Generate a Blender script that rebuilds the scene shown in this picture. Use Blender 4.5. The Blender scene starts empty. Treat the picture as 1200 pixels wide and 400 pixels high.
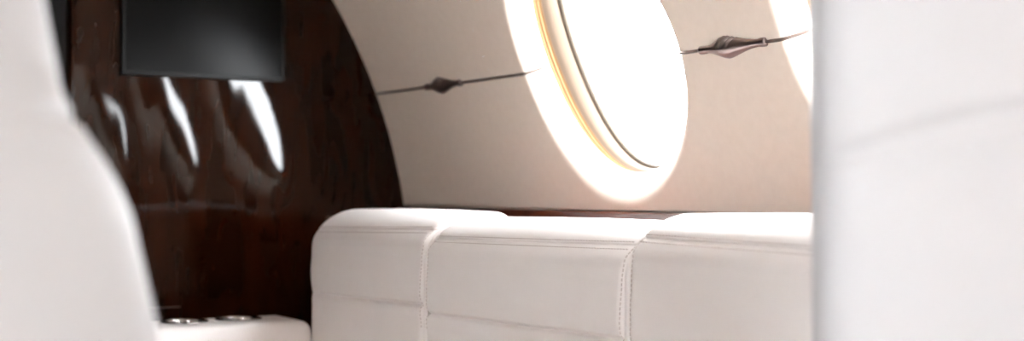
import bpy, bmesh, math, random
from mathutils import Vector, noise
random.seed(4)
PI = math.pi
C = bpy.context.scene.collection
sc = bpy.context.scene

# ---------------------------------------------------------------- dimensions (metres)
R = 1.25            # inner radius of the cabin shell
ZC = 0.82           # height of the shell's centre line
A0 = math.radians(22.9)   # angle of the window centres
RS = -.020          # the accent rails run just below the window centres
EYE = 1.05
YO = -0.344         # cross-cabin position of the photographer
WX = [0.929 + 0.755*k for k in range(5)]
XEND = 4.5
S_BOT, S_TOP = -0.307, 0.38
OUT_A, OUT_B = 0.259, 0.302     # flare, outer
IN_A, IN_B, IN_D = 0.220, 0.243, 0.045   # flare, inner edge and its depth
GL_A, GL_B, GL_D = 0.180, 0.246, 0.093   # pane

def surf(x, s, dep=0.0, side=1):
    a = A0 + s/R
    r = R + dep
    return Vector((x, side*r*math.cos(a), ZC + r*math.sin(a)))

# ---------------------------------------------------------------- materials
def mat(name, col, rough=.5, metal=0, coat=0, coat_r=.03, spec=.5):
    m = bpy.data.materials.new(name); m.use_nodes = True
    b = m.node_tree.nodes['Principled BSDF']
    b.inputs['Base Color'].default_value = (*col, 1)
    b.inputs['Roughness'].default_value = rough
    b.inputs['Metallic'].default_value = metal
    b.inputs['Coat Weight'].default_value = coat
    b.inputs['Coat Roughness'].default_value = coat_r
    b.inputs['Specular IOR Level'].default_value = spec
    return m

def add_bump(m, scale, strength, dist=.002, detail=4, stretch=(1,1,1), into='Normal', tex='noise'):
    nt = m.node_tree; n = nt.nodes; l = nt.links
    b = n['Principled BSDF']
    tc = n.new('ShaderNodeTexCoord'); mp = n.new('ShaderNodeMapping')
    mp.inputs['Scale'].default_value = stretch
    l.new(tc.outputs['Object'], mp.inputs['Vector'])
    if tex == 'noise':
        t = n.new('ShaderNodeTexNoise'); t.inputs['Scale'].default_value = scale; t.inputs['Detail'].default_value = detail
        o = t.outputs['Fac']
    else:
        t = n.new('ShaderNodeTexVoronoi'); t.inputs['Scale'].default_value = scale
        o = t.outputs['Distance']
    l.new(mp.outputs['Vector'], t.inputs['Vector'])
    bp = n.new('ShaderNodeBump'); bp.inputs['Strength'].default_value = strength; bp.inputs['Distance'].default_value = dist
    l.new(o, bp.inputs['Height'])
    for s in (into if isinstance(into, (list, tuple)) else [into]):
        l.new(bp.outputs['Normal'], b.inputs[s])
    return bp

def vary(m, c1, c2, scale, stretch=(1,1,1), detail=5, dist=0.0, lo=.3, hi=.7):
    nt = m.node_tree; n = nt.nodes; l = nt.links
    tc = n.new('ShaderNodeTexCoord'); mp = n.new('ShaderNodeMapping'); mp.inputs['Scale'].default_value = stretch
    t = n.new('ShaderNodeTexNoise'); t.inputs['Scale'].default_value = scale; t.inputs['Detail'].default_value = detail
    t.inputs['Distortion'].default_value = dist
    r = n.new('ShaderNodeValToRGB')
    r.color_ramp.elements[0].position = lo; r.color_ramp.elements[0].color = (*c1, 1)
    r.color_ramp.elements[1].position = hi; r.color_ramp.elements[1].color = (*c2, 1)
    l.new(tc.outputs['Object'], mp.inputs['Vector']); l.new(mp.outputs['Vector'], t.inputs['Vector'])
    l.new(t.outputs['Fac'], r.inputs['Fac']); l.new(r.outputs['Color'], n['Principled BSDF'].inputs['Base Color'])

M = {}
M['panel'] = mat('cream_wall_panel', (.84,.745,.65), .62, spec=.25)
vary(M['panel'], (.825,.73,.635), (.855,.76,.665), 60)
add_bump(M['panel'], 900, .12, .0006, 2)
M['leather'] = mat('white_leather', (.89,.85,.835), .42, spec=.4)
vary(M['leather'], (.88,.84,.825), (.90,.86,.845), 14)
add_bump(M['leather'], 260, .16, .0010, 5)
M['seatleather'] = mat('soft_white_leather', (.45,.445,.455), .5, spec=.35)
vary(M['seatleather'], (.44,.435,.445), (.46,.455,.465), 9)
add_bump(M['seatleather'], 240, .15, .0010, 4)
M['thread'] = mat('thread', (.60,.53,.51), .8)
M['welt'] = mat('welt_leather', (.87,.83,.815), .45)
add_bump(M['welt'], 300, .15, .001, 3)
M['wood'] = mat('mahogany_veneer', (.03,.009,.004), .5, coat=1, coat_r=.03, spec=0)
M['wood'].node_tree.nodes['Principled BSDF'].inputs['Coat IOR'].default_value = 1.25
vary(M['wood'], (.006,.0012,.0004), (.017,.0038,.0011), 5.5, (1,3.2,.8), 8, 1.2, .32, .72)
add_bump(M['wood'], 3.8, .36, .0055, 1.5, (1,1.6,.5), into='Coat Normal')
M['ledgewood'] = mat('ledge_veneer', (.05,.012,.006), .3, coat=1, coat_r=.06, spec=.3)
vary(M['ledgewood'], (.05,.009,.004), (.12,.030,.012), 9, (.6,3,3), 6, .8)
M['bronze'] = mat('dark_nickel', (.34,.28,.265), .3, metal=1)
add_bump(M['bronze'], 60, .05, .001, 3, (1,8,8))
M['rod'] = mat('rod_metal', (.25,.20,.18), .35, metal=1)
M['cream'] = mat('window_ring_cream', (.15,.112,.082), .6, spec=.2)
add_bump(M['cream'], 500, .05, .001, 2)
M['gold'] = mat('shade_track_gold', (.20,.115,.052), .5, spec=.2)
add_bump(M['gold'], 200, .05, .001, 2)
M['seal'] = mat('rubber_seal', (.10,.08,.06), .6)
add_bump(M['seal'], 200, .05, .001, 2)
M['steel'] = mat('polished_steel', (.36,.34,.33), .2, metal=1)
add_bump(M['steel'], 30, .02, .001, 2)
M['bezel'] = mat('monitor_bezel', (.001,.001,.001), .35, spec=.12)
add_bump(M['bezel'], 300, .03, .001, 2)
M['screen'] = mat('monitor_glass', (.0015,.0015,.0015), .24, spec=.07)
add_bump(M['screen'], 400, .01, .0005, 2)
M['carpet'] = mat('beige_carpet', (.2,.17,.14), .95, spec=.1)
vary(M['carpet'], (.15,.125,.10), (.24,.20,.165), 160)
add_bump(M['carpet'], 500, .5, .004, 3)
M['ceil'] = mat('ceiling_liner', (.52,.48,.44), .7, spec=.2)
add_bump(M['ceil'], 700, .08, .001, 2)
M['dark'] = mat('galley_dark', (.012,.010,.009), .5)
add_bump(M['dark'], 20, .05, .001, 2)
M['shade'] = mat('light_blocking_fabric', (.70,.62,.52), .9)
M['lampoff'] = mat('lamp_diffuser', (.85,.84,.82), .4)

g = bpy.data.materials.new('window_acrylic'); g.use_nodes = True
nt = g.node_tree; nt.nodes.clear()
o = nt.nodes.new('ShaderNodeOutputMaterial'); mx = nt.nodes.new('ShaderNodeMixShader')
tr = nt.nodes.new('ShaderNodeBsdfTransparent'); tr.inputs[0].default_value = (.97,.985,1,1)
gl = nt.nodes.new('ShaderNodeBsdfGlossy'); gl.inputs['Roughness'].default_value = .02
lw = nt.nodes.new('ShaderNodeLayerWeight'); fr = nt.nodes.new('ShaderNodeMath'); fr.operation = 'POWER'; fr.inputs[1].default_value = 5
f2 = nt.nodes.new('ShaderNodeMath'); f2.operation = 'MULTIPLY_ADD'; f2.inputs[1].default_value = .6; f2.inputs[2].default_value = .03
nt.links.new(lw.outputs['Facing'], fr.inputs[0]); nt.links.new(fr.outputs[0], f2.inputs[0])
nt.links.new(f2.outputs[0], mx.inputs[0]); nt.links.new(tr.outputs[0], mx.inputs[1]); nt.links.new(gl.outputs[0], mx.inputs[2])
nt.links.new(mx.outputs[0], o.inputs[0]); M['glass'] = g

# ---------------------------------------------------------------- object helpers
def mesh_obj(name, verts, faces, m, parent=None, smooth=True, merge=0, recalc=True):
    me = bpy.data.meshes.new(name)
    me.from_pydata([tuple(v) for v in verts], [], faces)
    if merge or recalc:
        bm = bmesh.new(); bm.from_mesh(me)
        if merge: bmesh.ops.remove_doubles(bm, verts=bm.verts, dist=merge)
        if recalc: bmesh.ops.recalc_face_normals(bm, faces=bm.faces)
        bm.to_mesh(me); bm.free()
    me.materials.append(m)
    if smooth:
        for p in me.polygons: p.use_smooth = True
    ob = bpy.data.objects.new(name, me); C.objects.link(ob)
    if parent: ob.parent = parent
    return ob

class MB:
    def __init__(s): s.v = []; s.f = []
    def add(s, v, f):
        n = len(s.v); s.v += v; s.f += [tuple(i+n for i in q) for q in f]
    def grid(s, rows, close_u=False, close_v=False):
        """rows: list of lists of points"""
        nu, nv = len(rows), len(rows[0]); v = [p for r in rows for p in r]; f = []
        for i in range(nu if close_u else nu-1):
            for j in range(nv if close_v else nv-1):
                a, b = i*nv+j, i*nv+(j+1) % nv
                c, d = ((i+1) % nu)*nv+(j+1) % nv, ((i+1) % nu)*nv+j
                f.append((a, b, c, d))
        s.add(v, f)
    def box(s, c, h, ax=None):
        ax = ax or (Vector((1,0,0)), Vector((0,1,0)), Vector((0,0,1)))
        v = [Vector(c)+ax[0]*h[0]*i+ax[1]*h[1]*j+ax[2]*h[2]*k for i in (-1,1) for j in (-1,1) for k in (-1,1)]
        s.add(v, [(0,1,3,2),(4,6,7,5),(0,4,5,1),(2,3,7,6),(0,2,6,4),(1,5,7,3)])
    def build(s, name, m, parent=None, smooth=True, merge=0, recalc=True):
        return mesh_obj(name, s.v, s.f, m, parent, smooth, merge, recalc)

def bevel(ob, w, seg=3):
    md = ob.modifiers.new('bevel', 'BEVEL'); md.width = w; md.segments = seg; md.limit_method = 'ANGLE'
    md.harden_normals = False
    return ob

def empty(name, loc=(0,0,0), rz=0, label=None, cat=None, group=None, kind=None):
    e = bpy.data.objects.new(name, None); C.objects.link(e); e.empty_display_size = .05
    e.location = loc; e.rotation_euler = (0,0,rz)
    tag(e, label, cat, group, kind); return e

def tag(o, label=None, cat=None, group=None, kind=None):
    if label: o['label'] = label
    if cat: o['category'] = cat
    if group: o['group'] = group
    if kind: o['kind'] = kind
    return o

# ---------------------------------------------------------------- shell
def flare_depth(v):     # v = 0 at the inner edge, 1 at the outer edge
    return IN_D*max(0.0, 1-v)**1.85

def ell(a, b, th, n=2.0):
    c, s = math.cos(th), math.sin(th)
    k = (abs(c)**n + abs(s)**n)**(-1/n)
    return a*c*k, b*s*k

def wall_side(side, name):
    mb = MB()
    hw = 0.755/2
    for xc in WX:
        # angles incl. the four corners of the cell
        angs = [2*PI*i/160 for i in range(160)]
        for cx in (-hw, hw):
            for cs in (S_BOT, S_TOP):
                angs.append(math.atan2(cs, cx) % (2*PI))
        angs = sorted(set(round(a, 9) for a in angs))
        rings = []
        def rect(th):
            c, s = math.cos(th), math.sin(th)
            k = 1e9
            if abs(c) > 1e-9: k = min(k, hw/abs(c))
            if s > 1e-9: k = min(k, S_TOP/s)
            if s < -1e-9: k = min(k, S_BOT/s)
            return c*k, s*k
        for j in range(15):
            v = j/14; row = []
            for th in angs:
                a = ell(IN_A, IN_B, th); b = ell(OUT_A, OUT_B, th)
                row.append(surf(xc+a[0]*(1-v)+b[0]*v, a[1]*(1-v)+b[1]*v, flare_depth(v), side))
            rings.append(row)
        for j in range(1, 7):
            v = j/6; row = []
            for th in angs:
                b = ell(OUT_A, OUT_B, th); q = rect(th)
                row.append(surf(xc+b[0]*(1-v)+q[0]*v, b[1]*(1-v)+q[1]*v, 0, side))
            rings.append(row)
        mb.grid(rings, close_v=True)
    def strip(x0, x1, s0, s1, n, d=0):
        mb.grid([[surf(x, s0+(s1-s0)*i/n, d, side) for i in range(n+1)] for x in (x0, x1)])
    strip(-.04, WX[0]-hw, S_BOT, S_TOP, 60)
    strip(WX[-1]+hw, XEND, S_BOT, S_TOP, 60)
    s_ceil = (math.radians(64)-A0)*R
    strip(-.04, XEND, S_TOP, s_ceil, 24)
    # lower edge lip, then the lower side panel down to the floor
    mb.grid([[surf(x, S_BOT, 0, side), surf(x, S_BOT-.002, .006, side), surf(x, S_BOT, .018, side)] for x in (-.04, XEND)])
    s_floor = (math.asin(-ZC/(R+.018))-A0)*R
    strip(-.04, XEND, s_floor, S_BOT, 40, .018)
    ob = mb.build(name, M['panel'], merge=1e-5)
    tag(ob, kind='structure'); return ob

wall_side(1, 'wall_right')
wall_side(-1, 'wall_left')

# windows
def make_window(xc, side, n, shut=0):
    root = empty('window_%d' % n, surf(xc, 0, .02, side), kind='structure')
    inv = -root.location
    K = 96; th = [2*PI*i/K for i in range(K)]
    def ring(a, b, d): return [surf(xc+ell(a, b, t)[0], ell(a, b, t)[1], d, side)+inv for t in th]
    def lerp(u):   # between flare edge and pane
        return IN_A+(GL_A-IN_A)*u, IN_B+(GL_B-IN_B)*u, IN_D+(GL_D-IN_D)*u
    # edge return of the wall flare, three thin gilt ridges (shade track)
    mb = MB(); rows = []
    for u, off in [(0,0),(.02,.006),(.05,.007),(.08,.0035),(.12,.0035),(.14,.007),(.17,.007),(.20,.0035),(.24,.0035),(.26,.007),(.29,.007),(.31,.0035),(.33,.0035)]:
        a, b, d = lerp(u); rows.append(ring(a+off, b+off, d))
    mb.grid(rows, close_v=True); mb.build('shade_track', M['gold'], root)
    mb = MB(); rows = []
    for u, off in [(.33,.0035),(.35,.003),(.40,-.001),(.55,-.0035),(.75,-.003),(.84,-.001)]:
        a, b, d = lerp(u); rows.append(ring(a+off, b+off, d))
    mb.grid(rows, close_v=True); mb.build('window_frame', M['cream'], root)
    mb = MB(); rows = []
    for u, off in [(.84,-.001),(.85,-.006),(.95,-.010),(1.0,-.006),(1.1,0)]:
        a, b, d = lerp(u); rows.append(ring(a+off, b+off, d))
    mb.grid(rows, close_v=True); mb.build('window_seal', M['seal'], root)
    mb = MB(); rows = [ring(GL_A, GL_B, GL_D+.004), ring(GL_A+.05, GL_B+.05, GL_D+.03)]
    mb.grid(rows, close_v=True); mb.build('outer_frame', M['cream'], root)
    mb = MB(); rows = [ring(GL_A*k, GL_B*k, GL_D) for k in (1, .8, .6, .4, .2, .01)]
    mb.grid(rows, close_v=True); mb.build('pane', M['glass'], root)
    if shut:      # added unseen pleated shade, blocks window light to darken the bulkhead end
        mb = MB(); rows = []
        for i in range(61):
            s_ = GL_B*1.02*(1-2*shut*i/60); w_ = (GL_A+.008)*math.sqrt(max(0, 1-(s_/(GL_B*1.03))**2))
            rows.append([surf(xc+w_*q/6, s_, GL_D-.012-(.006 if i % 2 else 0), side)+inv for q in range(-6, 7)])
        mb.grid(rows); mb.build('light_blocking_shade', M['shade'], root, smooth=False)
n = 0
for side in (1, -1):
    for xc in WX:
        n += 1; make_window(xc, side, n, 0 if side > 0 or xc > 2 else (1 if xc < 1 else .88))

# floor, ceiling, end walls
def slab(name, x0, x1, y0, y1, z0, z1, m):
    mb = MB(); mb.box(((x0+x1)/2, (y0+y1)/2, (z0+z1)/2), ((x1-x0)/2, (y1-y0)/2, (z1-z0)/2))
    return tag(mb.build(name, m, smooth=False), kind='structure')
slab('floor', -1.4, XEND, -1.0, 1.0, -.03, 0, M['carpet'])
mb = MB(); a1 = math.radians(63.5)
mb.grid([[Vector((x, (R-.004)*math.cos(a1+(PI-2*a1)*i/32), ZC+(R-.004)*math.sin(a1+(PI-2*a1)*i/32))) for i in range(33)] for x in (-.04, XEND)])
tag(mb.build('ceiling', M['ceil']), kind='structure')

def section(name, x0, x1, y_in, side, m):
    """solid bulkhead half: from the doorway edge y_in out to the shell"""
    r = R+.05
    a_lo = math.asin(-ZC/r); a_hi = math.acos(y_in/r)
    pts = [(r*math.cos(a_lo+(a_hi-a_lo)*i/48), ZC+r*math.sin(a_lo+(a_hi-a_lo)*i/48)) for i in range(49)] + [(y_in, 0)]
    k = len(pts); v = [Vector((x0, side*p[0], p[1])) for p in pts]+[Vector((x1, side*p[0], p[1])) for p in pts]
    f = [tuple(range(k)), tuple(range(2*k-1, k-1, -1))]+[(i, (i+1) % k, k+(i+1) % k, k+i) for i in range(k)]
    ob = mesh_obj(name, v, f, m, smooth=False); tag(ob, kind='structure'); return ob
DOOR = .424
pr = section('wall_front', -.042, -.002, DOOR, 1, M['wood'])
section('wall_front.001', -.042, -.002, DOOR, -1, M['wood'])
# rounded edge trim of the bulkhead beside the doorway
mb = MB(); rows = []
for z in (0, 2.0):
    rows.append([Vector((-.022+.024*math.cos(t), DOOR-.006-.010*math.sin(t)*1.0+.006, z)) for t in [PI*i/14 for i in range(15)]])
mb.grid(rows); e = mb.build('edge_trim', M['wood'], pr)
# dark galley beyond the doorway and the closed rear of the cabin
mb = MB(); rr = R+.02
mb.grid([[Vector((x, rr*math.cos(2*PI*i/64), ZC+rr*math.sin(2*PI*i/64))) for i in range(64)] for x in (-1.4, -.042)], close_v=True)
tag(mb.build('wall_galley', M['dark']), kind='structure')
mb = MB(); mb.grid([[Vector((-1.4, rr*k*math.cos(2*PI*i/64), ZC+rr*k*math.sin(2*PI*i/64))) for i in range(64)] for k in (.01, 1)], close_v=True)
tag(mb.build('wall_galley_end', M['dark']), kind='structure')
mb = MB(); mb.grid([[Vector((XEND-.002, 1.4*R*k*math.cos(2*PI*i/64), ZC+1.4*R*k*math.sin(2*PI*i/64))) for i in range(64)] for k in (.01, 1)], close_v=True)
tag(mb.build('wall_back', M['panel']), kind='structure')

# wooden side ledge under the panel
def ledge(side, name, label):
    y1 = 1.566+YO; z0 = EYE-.0385
    prof = [(y1+.022, z0-.0035), (y1-.004, z0-.0035), (y1-.006, z0-.006), (y1-.006, z0-.018), (y1-.010, z0-.0225), (y1-.016, z0-.024),
            (1.372+YO, z0-.024), (1.366+YO, z0-.030), (1.366+YO, z0-.10), (y1+.022, z0-.10)]
    mb = MB(); mb.grid([[Vector((x, side*p[0], p[1])) for p in prof] for x in (0, XEND-.01)], close_v=True)
    k = len(prof); mb.f.append(tuple(range(k))); mb.f.append(tuple(range(2*k-1, k-1, -1)))
    ob = mb.build(name, M['ledgewood'], smooth=False); tag(ob, kind='structure'); return ob
ledge(1, 'trim_1', None); ledge(-1, 'trim_2', None)

# ---------------------------------------------------------------- accent rails with leaf-shaped fittings
def surf_depth_at(x):
    for xc in WX:
        dx = abs(x-xc)
        if dx < OUT_A:
            v = (dx-IN_A)/(OUT_A-IN_A); return flare_depth(max(0, v))
    return 0.0
def rail(x0, x1, label, side=1, fit=None):
    xm = fit if fit else (x0+x1)/2
    base = surf(xm, RS, 0, side)
    root = empty('accent_rail', base, 0, label, 'wall trim', 'metal accent rails along the wall')
    mb = MB(); rows = []
    n = int((x1-x0)/.003)
    w, h = .0026, .0044
    for i in range(n+1):
        x = x0+(x1-x0)*i/n; d = surf_depth_at(x)
        sl = (surf_depth_at(x+.001)-surf_depth_at(x-.001))/.002
        k = 1/math.sqrt(1+sl*sl)
        row = []
        for ds, dd in [(-w, .002), (-w, -h*.6), (-w*.5, -h), (w*.5, -h), (w, -h*.6), (w, .002)]:
            row.append(surf(x + (-sl*k*dd if abs(sl) > 0 else 0), RS+ds, d+dd*k, side)-base)
        rows.append(row)
    mb.grid(rows); mb.f.append(tuple(range(6))); mb.f.append(tuple(range(len(mb.v)-1, len(mb.v)-7, -1)))
    mb.build('rod', M['rod'], root, smooth=False)
    # leaf-shaped fitting
    L = .166; NU, NV = 130, 40
    def hp(u):
        if u < .12: return .34+.03*math.sin(u/.12*PI)
        if u > .90: return .36+.03*math.sin((u-.90)/.10*PI)
        if u < .44: q = (u-.12)/.32; return .33+.67*(q*q*(3-2*q))**1.05
        q = (u-.44)/.46; return 1-.67*(math.sin(q*PI/2)**1.25)
    rows = []
    for i in range(NU+1):
        u = i/NU; H = .0200*hp(u); D = .0125*hp(u)**.7
        cap = 1.0
        if u < .012: cap = .80+.2*u/.012
        if u > .988: cap = .80+.2*(1-u)/.012
        row = []
        for j in range(NV):
            t = 2*PI*j/NV
            c, s_ = math.cos(t), math.sin(t)
            n_ = 1.9
            k = (abs(c)**n_+abs(s_)**n_)**(-1/n_)
            ds, dd = H*s_*k*cap, -D*c*k*cap          # dd<0 : into the cabin
            # flutes cut slantwise in the upper half
            if c > -.1 and s_ > .12:
                for q in range(4):
                    uc = .33+.062*q + .10*(s_-.5)
                    w_ = math.exp(-((u-uc)/.011)**2)*min(1, (s_-.12)/.25)
                    ds -= .0034*w_*s_; dd += .0034*w_*c
            row.append(surf(xm+(u-.5)*L, RS+ds, dd-.001, side)-base)
        rows.append(row)
    mb = MB(); mb.grid(rows, close_v=True)
    mb.f.append(tuple(range(NV))); mb.f.append(tuple(range(len(mb.v)-1, len(mb.v)-NV-1, -1)))
    mb.build('leaf_fitting', M['bronze'], root)
    return root
rail(0, WX[0]-IN_A-.002, 'dark metal rail with leaf-shaped fitting, between the dark wooden bulkhead and the oval window', fit=.339)
rail(WX[0]+IN_A+.002, WX[1]-IN_A-.002, 'shiny metal rail with fluted leaf-shaped fitting, to the right of the large bright oval window', fit=1.318)

# ---------------------------------------------------------------- monitor on the bulkhead
my0, my1, mz0, mz1 = .871+YO, 1.257+YO, EYE+.2565, EYE+.2565+.245
mon = empty('monitor', (-.002, (my0+my1)/2, mz0), 0, 'black flat monitor set into the glossy wooden bulkhead', 'monitor')
mb = MB(); hw, hh = (my1-my0)/2, (mz1-mz0)/2
mb.box((.007, 0, hh), (.007, hw, hh)); bevel(mb.build('bezel', M['bezel'], mon, smooth=False), .0015)
mb = MB(); mb.box((.0145, 0, hh), (.0007, hw-.010, hh-.010)); mb.build('screen', M['screen'], mon, smooth=False)

# thin metal strip modelled as the armrest's reflection, low on the bulkhead
refl = MB(); refl.box((0, 0, 0), (.0022, .055, .0013))
refl.box((-.003, -.045, 0), (.003, .003, .001)); refl.box((-.003, .045, 0), (.003, .003, .001))
ob = refl.build('reflection_strip', M['steel'], smooth=False); ob.location = (.0045, .606, EYE-.2655)
tag(ob, 'thin metal strip standing in for an armrest reflection on the wooden bulkhead above the cup holders', 'reflection')

# ---------------------------------------------------------------- divan
YF = 1.15+YO; YB = 1.355+YO
divan = empty('divan', (1.2, YF, 0), 0, 'long white leather divan with stitched back cushions along the windowed wall', 'sofa')
DL = -Vector((1.2, YF, 0))

def back_profile(ins, zt, zseam, zcre, NP=170, groove=1.0):
    """closed cross-section (y,z) of a back cushion; ins = inset near a rounded end"""
    yf, yb, z1, z0 = YF+ins, YB-ins, zt-ins, .40
    ca, cb = max(.012, .105-ins), max(.012, .085-ins*.7)
    ra = max(.010, .05-ins)
    pts = []
    # front face up
    zk = .80; zl = [z0+(zk-z0)*i/34 for i in range(34)]+[zk+(z1-cb-zk)*i/150 for i in range(150)]
    for z in zl:
        y = yf
        if z > zcre: y = yf-.003*math.sin(PI*min(1, max(0, (z-zcre)/(z1-cb-zcre))))**2
        else: y = yf-.003*math.sin(PI*min(1, max(0, (z-z0)/(zcre-z0))))-.004*(1-(z-z0)/(zcre-z0))*0
        pts.append((y, z))
    for i in range(91):
        a = PI/2*i/90
        pts.append((yf+ca*(1-math.cos(a)), z1-cb+cb*math.sin(a)))
    yt0, yt1 = yf+ca, yb-ra
    for i in range(1, 8):
        pts.append((yt0+(yt1-yt0)*i/8, z1-.001*math.sin(PI*i/8)*0))
    for i in range(13):
        a = PI/2*i/12
        pts.append((yb-ra+ra*math.sin(a), z1-ra+ra*math.cos(a)))
    pts.append((yb, z0))
    out = []
    for (y, z) in pts:
        g = 0
        if y < yf+.06:
            g += .0034*math.exp(-((z-zseam)/.0015)**2)+.0012*math.exp(-((z-zseam)/.0065)**2)       # seam valley
            g -= .0012*math.exp(-((z-zseam-.013)/.009)**2)
            g -= .0040*math.exp(-((z-zseam+.018)/.011)**2)
            g += .0060*math.exp(-((z-zcre)/.0035)**2)
            g -= .0022*math.exp(-((z-zcre-.018)/.012)**2)
            g -= .0028*math.exp(-((z-zcre+.014)/.012)**2)
        out.append((y+g*groove, z))
    return out

def cushion(x0, x1, r0, r1, zt, sl, cl, tag_seed):
    """sl, cl: (left,right) heights of top seam and lower crease"""
    xs = []
    n = int((x1-x0)/.006)
    for i in range(n+1): xs.append(x0+(x1-x0)*i/n)
    for r, s0, sg in ((r0, x0, 1), (r1, x1, -1)):
        for i in range(12): xs.append(s0+sg*r*(1-math.cos(PI/2*i/12)))
    xs = sorted(set(round(x, 5) for x in xs)); rows = []
    for x in xs:
        ins = 0
        if x < x0+r0: q = (r0-(x-x0))/r0; ins = r0*(1-math.sqrt(max(0, 1-q*q)))
        if x > x1-r1: q = (r1-(x1-x))/r1; ins = r1*(1-math.sqrt(max(0, 1-q*q)))
        t = (x-x0)/(x1-x0)
        zs = sl[0]+(sl[1]-sl[0])*t; zc = cl[0]+(cl[1]-cl[0])*t
        pr = back_profile(ins, zt+.003*math.sin(PI*t), zs, zc, groove=min(1, max(0, (x-x0-.02)/.10)) if r0 > .05 else 1)
        row = []
        for (y, z) in pr:
            w = noise.noise(Vector((x*6+tag_seed, y*7, z*9)))*.0022+noise.noise(Vector((x*20+tag_seed, y*20, z*12)))*.0007
            row.append(Vector((x, y+w, z+w*.5))+DL)
        rows.append(row)
    mb = MB(); mb.grid(rows, close_v=True); k = len(rows[0])
    mb.f.append(tuple(range(k))); mb.f.append(tuple(range(len(mb.v)-1, len(mb.v)-k-1, -1)))
    ob = mb.build('back_cushion', M['leather'], divan)
    # front surface lookup for the stitching
    def front_y(x, z):
        best = None
        i = min(range(len(xs)), key=lambda q: abs(xs[q]-x))
        row = rows[i]
        c = [p for p in row if p.y-DL.y < YF+.07 and p.z-DL.z > .5]
        c.sort(key=lambda p: p.z)
        for p, q in zip(c, c[1:]):
            if p.z-DL.z <= z <= q.z-DL.z:
                return p.y+(q.y-p.y)*(z-(p.z-DL.z))/max(1e-9, q.z-p.z)-DL.y
        return c[-1].y-DL.y
    st = MB()
    for off in (-.0052, .0052):
        x = x0+max(r0*.55, .012)
        while x < x1-.014:
            t = (x-x0)/(x1-x0); z = sl[0]+(sl[1]-sl[0])*t+off
            y = front_y(x, z)-.0002
            st.box(Vector((x, y, z))+DL, (.0023, .0007, .0006)); x += .0068
    st.build('stitching', M['thread'], ob, smooth=False)
    return ob, xs, rows

XB0, XB1, XB2, XB3 = .357, .902, 1.496, 2.07
g_ = .0035
c1 = cushion(XB0, XB1-g_, .070, .016, EYE-.040, (EYE-.083, EYE-.071), (EYE-.216, EYE-.204), 1)
c2 = cushion(XB1+g_, XB2-g_, .016, .016, EYE-.0485, (EYE-.0865, EYE-.079), (EYE-.2185, EYE-.211), 5)
c3 = cushion(XB2+g_, XB3, .018, .05, EYE-.033, (EYE-.067, EYE-.0755), (EYE-.219, EYE-.21), 9)
# welts between cushions, following the profile, with stitch rows on both lips
for xb, zt in ((XB1, EYE-.047), (XB2, EYE-.043)):
    pr = [p for p in back_profile(.0045, zt, 0, 0, groove=0)]
    rows = []
    for i, (y, z) in enumerate(pr[:-1]):
        a = Vector((0, *pr[max(0, i-1)])); b = Vector((0, *pr[min(len(pr)-2, i+1)]))
        tn = (b-a).normalized(); nr = Vector((0, -tn.z, tn.y))
        rows.append([Vector((xb, y, z))+nr*(.0045*math.sin(t))+Vector((.0052*math.cos(t), 0, 0))+DL for t in [2*PI*k/12 for k in range(12)]])
    mb = MB(); mb.grid(rows, close_v=True); w = mb.build('welt', M['welt'], divan)
for cc, xedge, inw in ((c1, XB1-g_, -1), (c2, XB1+g_, 1), (c2, XB2-g_, -1), (c3, XB2+g_, 1)):
    st = MB(); xs, rows = cc[1], cc[2]
    xt = xedge+inw*.0085
    i = min(range(len(xs)), key=lambda q: abs(xs[q]-xt)); row = rows[i]
    acc = 0; last = row[35]
    for j in range(36, len(row)-22):
        seg = (row[j]-last); acc += seg.length
        while acc > .0068:
            acc -= .0068
            tn = (row[j]-row[j-1]).normalized(); nr = Vector((0, -tn.z, tn.y))
            st.box(row[j]-tn*acc+nr*.0003, (.0006, .0007, .0023), (Vector((1,0,0)), nr, tn))
        last = row[j]
    st.build('stitching', M['thread'], cc[0], smooth=False)

def rbox(half, r, n=10, fn=None):
    """rounded box as verts/faces; fn(v) may displace"""
    bm = bmesh.new(); bmesh.ops.create_cube(bm, size=2)
    bmesh.ops.subdivide_edges(bm, edges=bm.edges[:], cuts=n, use_grid_fill=True)
    for v in bm.verts:
        # spread vertices so rounded borders get some rows
        p = Vector([math.copysign(1-(1-abs(c))**1.0, c) for c in v.co])
        p = Vector([math.sin(c*PI/2)*.55+c*.45 for c in p])
        P = Vector((p.x*half[0], p.y*half[1], p.z*half[2]))
        q = Vector([max(-(half[i]-r), min(half[i]-r, P[i])) for i in range(3)])
        d = P-q
        if d.length > 1e-9:
            # only points near the outside belong to rounded areas
            mx_ = max(abs(d[i]) for i in range(3)) or 1
            P = q+d.normalized()*r
        v.co = fn(P) if fn else P
    vs = [v.co.copy() for v in bm.verts]; fs = [tuple(v.index for v in f.verts) for f in bm.faces]
    bm.free(); return vs, fs
def rb_obj(name, c, half, r, m, parent, n=14, fn=None, off=Vector((0,0,0))):
    v, f = rbox(half, r, n, fn); c = Vector(c)+off
    return mesh_obj(name, [p+c for p in v], f, m, parent)

for (a, b) in ((XB0+.09, .905), (.91, 1.49), (1.495, XB3-.0)):
    rb_obj('seat_cushion', ((a+b)/2, .515, .40), ((b-a)/2-.003, .285, .075), .045, M['leather'], divan, off=DL)
rb_obj('base', ((XB0+XB3)/2+.03, .50, .165), ((XB3-XB0)/2-.05, .26, .160), .01, M['wood'], divan, 4, off=DL)

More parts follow.
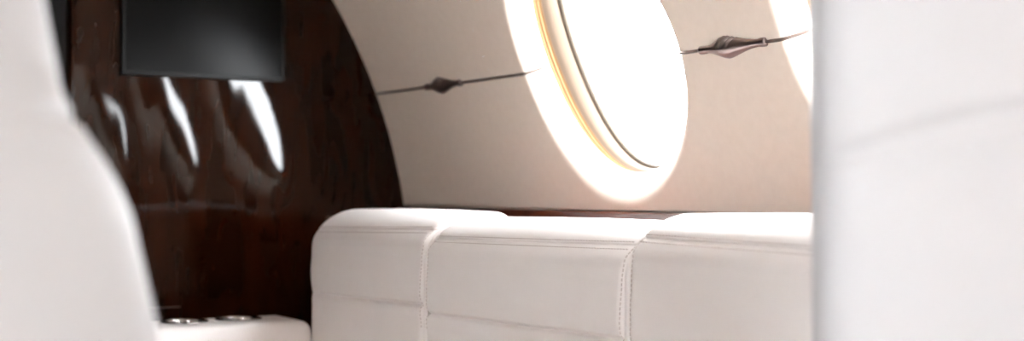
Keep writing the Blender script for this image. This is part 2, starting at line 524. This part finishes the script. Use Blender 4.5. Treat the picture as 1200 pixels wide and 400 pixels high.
# armrest with two cup holders
AX0, AX1, AY0, AY1, AZ = .258, .440, .20, 1.146+YO, EYE-.268
arm = rb_obj('armrest', ((AX0+AX1)/2, (AY0+AY1)/2, (AZ+.02)/2), ((AX1-AX0)/2, (AY1-AY0)/2, (AZ-.02)/2), .028, M['leather'], divan, 26, off=DL)
cups = [(.333, .907+YO-.002), (.333, 1.022+YO-.002)]
CR = .0445
cut = []
for (cx, cy) in cups:
    bm = bmesh.new(); bmesh.ops.create_cone(bm, cap_ends=True, segments=64, radius1=CR, radius2=CR, depth=.16)
    me = bpy.data.meshes.new('cutter'); bm.to_mesh(me); bm.free()
    o = bpy.data.objects.new('cutter', me); C.objects.link(o); o.location = Vector((cx, cy, AZ)); cut.append(o)
    md = arm.modifiers.new('cut', 'BOOLEAN'); md.operation = 'DIFFERENCE'; md.object = o; md.solver = 'EXACT'
bpy.context.view_layer.update()
dg = bpy.context.evaluated_depsgraph_get()
newme = bpy.data.meshes.new_from_object(arm.evaluated_get(dg))
arm.modifiers.clear(); arm.data = newme
for o in cut: bpy.data.objects.remove(o)
for (cx, cy) in cups:
    prof = [(CR+.0035, .0004), (CR+.004, .0018), (CR+.002, .0034), (CR-.001, .0030), (CR-.0025, .0005), (CR-.003, -.004),
            (CR-.0035, -.066), (CR-.007, -.071), (.001, -.071)]
    mb = MB(); mb.grid([[Vector((cx+r*math.cos(2*PI*i/64), cy+r*math.sin(2*PI*i/64), AZ+z))+DL for i in range(64)] for r, z in prof], close_v=True)
    mb.build('cup_holder', M['steel'], arm)
# far armrest at the other end
rb_obj('armrest', (XB3+.035, .50, .33), (.034, .27, .30), .028, M['leather'], divan, 10, off=DL)

# ---------------------------------------------------------------- club seats
def backrest(edge, z0, z1, thick, lean, seamz=None, hw_seam=.26, seam_d=.006, split=None):
    """loft of rounded slices; edge(z) gives the half width. local: x = towards the sitter, y across"""
    NZ, NA = 150, 96; rows = []
    for i in range(NZ+1):
        t = i/NZ; z = z0+(z1-z0)*t
        hw = edge(z); th = thick(z)
        # round the top and bottom ends over
        rt = .07; k = 1.0
        if z > z1-rt: k = math.sqrt(max(0.0, 1-((z-(z1-rt))/rt)**2))
        if z < z0+.03: k = math.sqrt(max(0.0, 1-(((z0+.03)-z)/.03)**2))
        hw2 = max(.001, hw-.06*(1-k)); th2 = max(.001, th*(.15+.85*k))
        row = []
        for j in range(NA):
            a = 2*PI*j/NA; c, s = math.cos(a), math.sin(a)
            n_ = 3.6; kk = (abs(c)**n_+abs(s)**n_)**(-1/n_)
            x, y = th2*c*kk, hw2*s*kk
            if x > 0:
                x += .018*k*(1-(y/hw2)**2)
            if seamz and x > -th2*.2:
                sz = seamz(y)
                g = seam_d*math.exp(-((z-sz)/.0045)**2)-.5*seam_d*math.exp(-((z-sz-.016)/.012)**2)-.5*seam_d*math.exp(-((z-sz+.016)/.012)**2)
                x -= g*max(0, min(1, (x+.2*th2)/(.5*th2)))
                if abs(y) > hw2*.85: y -= math.copysign(g*.6, y)
            w = noise.noise(Vector((x*8, y*8+3, z*8)))*.002
            row.append(Vector((x-lean*(z-.5)+w, y, z)))
        rows.append(row)
    return rows

def seat(name, loc, rz, label, edge, z1, seamz, thick):
    root = empty(name, loc, rz, label, 'seat', None)
    lean = .16
    split_rows = backrest(edge, .42, z1, thick, lean*0+.05, seamz)
    mb = MB(); mb.grid(split_rows, close_v=True); NA = 96
    mb.f.append(tuple(range(NA))); mb.f.append(tuple(range(len(mb.v)-1, len(mb.v)-NA-1, -1)))
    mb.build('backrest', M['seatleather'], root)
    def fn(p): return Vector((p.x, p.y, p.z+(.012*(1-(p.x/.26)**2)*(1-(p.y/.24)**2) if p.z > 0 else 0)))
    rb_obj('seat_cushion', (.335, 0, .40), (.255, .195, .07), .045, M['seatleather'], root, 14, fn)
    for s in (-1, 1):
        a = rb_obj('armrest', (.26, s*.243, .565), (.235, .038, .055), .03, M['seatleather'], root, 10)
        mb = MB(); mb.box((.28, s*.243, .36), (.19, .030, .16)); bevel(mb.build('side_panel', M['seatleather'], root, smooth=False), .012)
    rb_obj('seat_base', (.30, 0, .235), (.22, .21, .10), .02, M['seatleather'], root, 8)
    mb = MB(); mb.grid([[Vector((.26+r*math.cos(2*PI*i/40), r*math.sin(2*PI*i/40), z)) for i in range(40)] for r, z in ((.001,0),(.19,0),(.19,.02),(.10,.04),(.09,.14),(.001,.14))], close_v=True)
    mb.build('pedestal', M['steel'], root)
    return root

def interp(tab):
    def f0(z):
        if z <= tab[0][0]: return tab[0][1]
        for (a, b), (c, d) in zip(tab, tab[1:]):
            if z <= c:
                t = (z-a)/(c-a)
                return b+(d-b)*t
        return tab[-1][1]
    def f(z): return sum(f0(z+.0028*k) for k in range(-6, 7))/13
    return f
# left seat: shoulders slope in to a narrower headrest
YL = -.330
ledge_tab = [(.40,.272),(.90,.276),(.949,.272),(.995,.262),(1.0404,.2526),(1.0687,.2367),(1.085,.2285),(1.096,.2173),(1.102,.213),(1.118,.2098),(1.174,.1998),(1.30,.185)]
def thickL(z): return .075-.018*max(0, min(1, (z-1.09)/.04))
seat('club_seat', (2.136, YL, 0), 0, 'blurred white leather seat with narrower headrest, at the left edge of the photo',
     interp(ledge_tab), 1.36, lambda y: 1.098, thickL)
# right seat: swivelled towards the aisle, broad flat back with an arched seam
TH = math.radians(32.005)
u, d = .268+.26, 1.10+.07
t_ = d*math.cos(TH)-u*math.sin(TH); y_ = d*math.sin(TH)+u*math.cos(TH)
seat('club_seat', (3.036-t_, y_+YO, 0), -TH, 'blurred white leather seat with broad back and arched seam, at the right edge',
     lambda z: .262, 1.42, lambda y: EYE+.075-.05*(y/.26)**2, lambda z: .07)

# ---------------------------------------------------------------- daylight
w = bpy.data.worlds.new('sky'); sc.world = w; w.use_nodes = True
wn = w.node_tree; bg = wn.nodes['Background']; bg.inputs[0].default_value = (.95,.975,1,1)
# bright hazy sky: the unseen left side is boosted to light wall and divan
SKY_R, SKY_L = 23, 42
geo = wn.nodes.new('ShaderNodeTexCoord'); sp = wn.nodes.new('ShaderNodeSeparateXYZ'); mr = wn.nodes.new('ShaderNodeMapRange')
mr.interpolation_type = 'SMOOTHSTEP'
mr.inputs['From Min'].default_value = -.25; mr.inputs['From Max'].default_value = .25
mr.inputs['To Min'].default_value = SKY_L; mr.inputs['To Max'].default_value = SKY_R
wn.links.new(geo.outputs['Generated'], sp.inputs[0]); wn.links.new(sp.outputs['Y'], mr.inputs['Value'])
m2 = wn.nodes.new('ShaderNodeMapRange'); m2.interpolation_type = 'SMOOTHSTEP'      # added boost astern, brightens the window reflections in the bulkhead
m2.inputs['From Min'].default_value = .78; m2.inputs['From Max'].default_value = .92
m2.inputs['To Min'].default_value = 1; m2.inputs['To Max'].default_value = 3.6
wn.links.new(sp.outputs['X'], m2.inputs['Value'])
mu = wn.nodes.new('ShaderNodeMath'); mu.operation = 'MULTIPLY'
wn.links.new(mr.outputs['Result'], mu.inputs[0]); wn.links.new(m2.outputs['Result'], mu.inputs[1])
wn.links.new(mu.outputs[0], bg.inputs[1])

# ---------------------------------------------------------------- camera
cd = bpy.data.cameras.new('camera'); cam = bpy.data.objects.new('camera', cd); C.objects.link(cam)
cam.location = (3.036, YO, EYE); cam.rotation_euler = (PI/2, 0, PI/2-TH)
cd.sensor_width = 36; cd.lens = 48; cd.shift_y = 23/1200; cd.clip_start = .02
cd.dof.use_dof = True; cd.dof.focus_distance = 2.15; cd.dof.aperture_fstop = 2.7
sc.camera = cam
sc.view_settings.view_transform = 'Standard'; sc.view_settings.look = 'None'
sc.view_settings.exposure = .30; sc.view_settings.gamma = 1; sc.view_settings.use_curve_mapping = False
cy = sc.cycles
cy.max_bounces = 14; cy.diffuse_bounces = 8; cy.glossy_bounces = 5; cy.transparent_max_bounces = 12
cy.use_denoising = True; cy.sample_clamp_indirect = 8; cy.caustics_reflective = False; cy.caustics_refractive = False
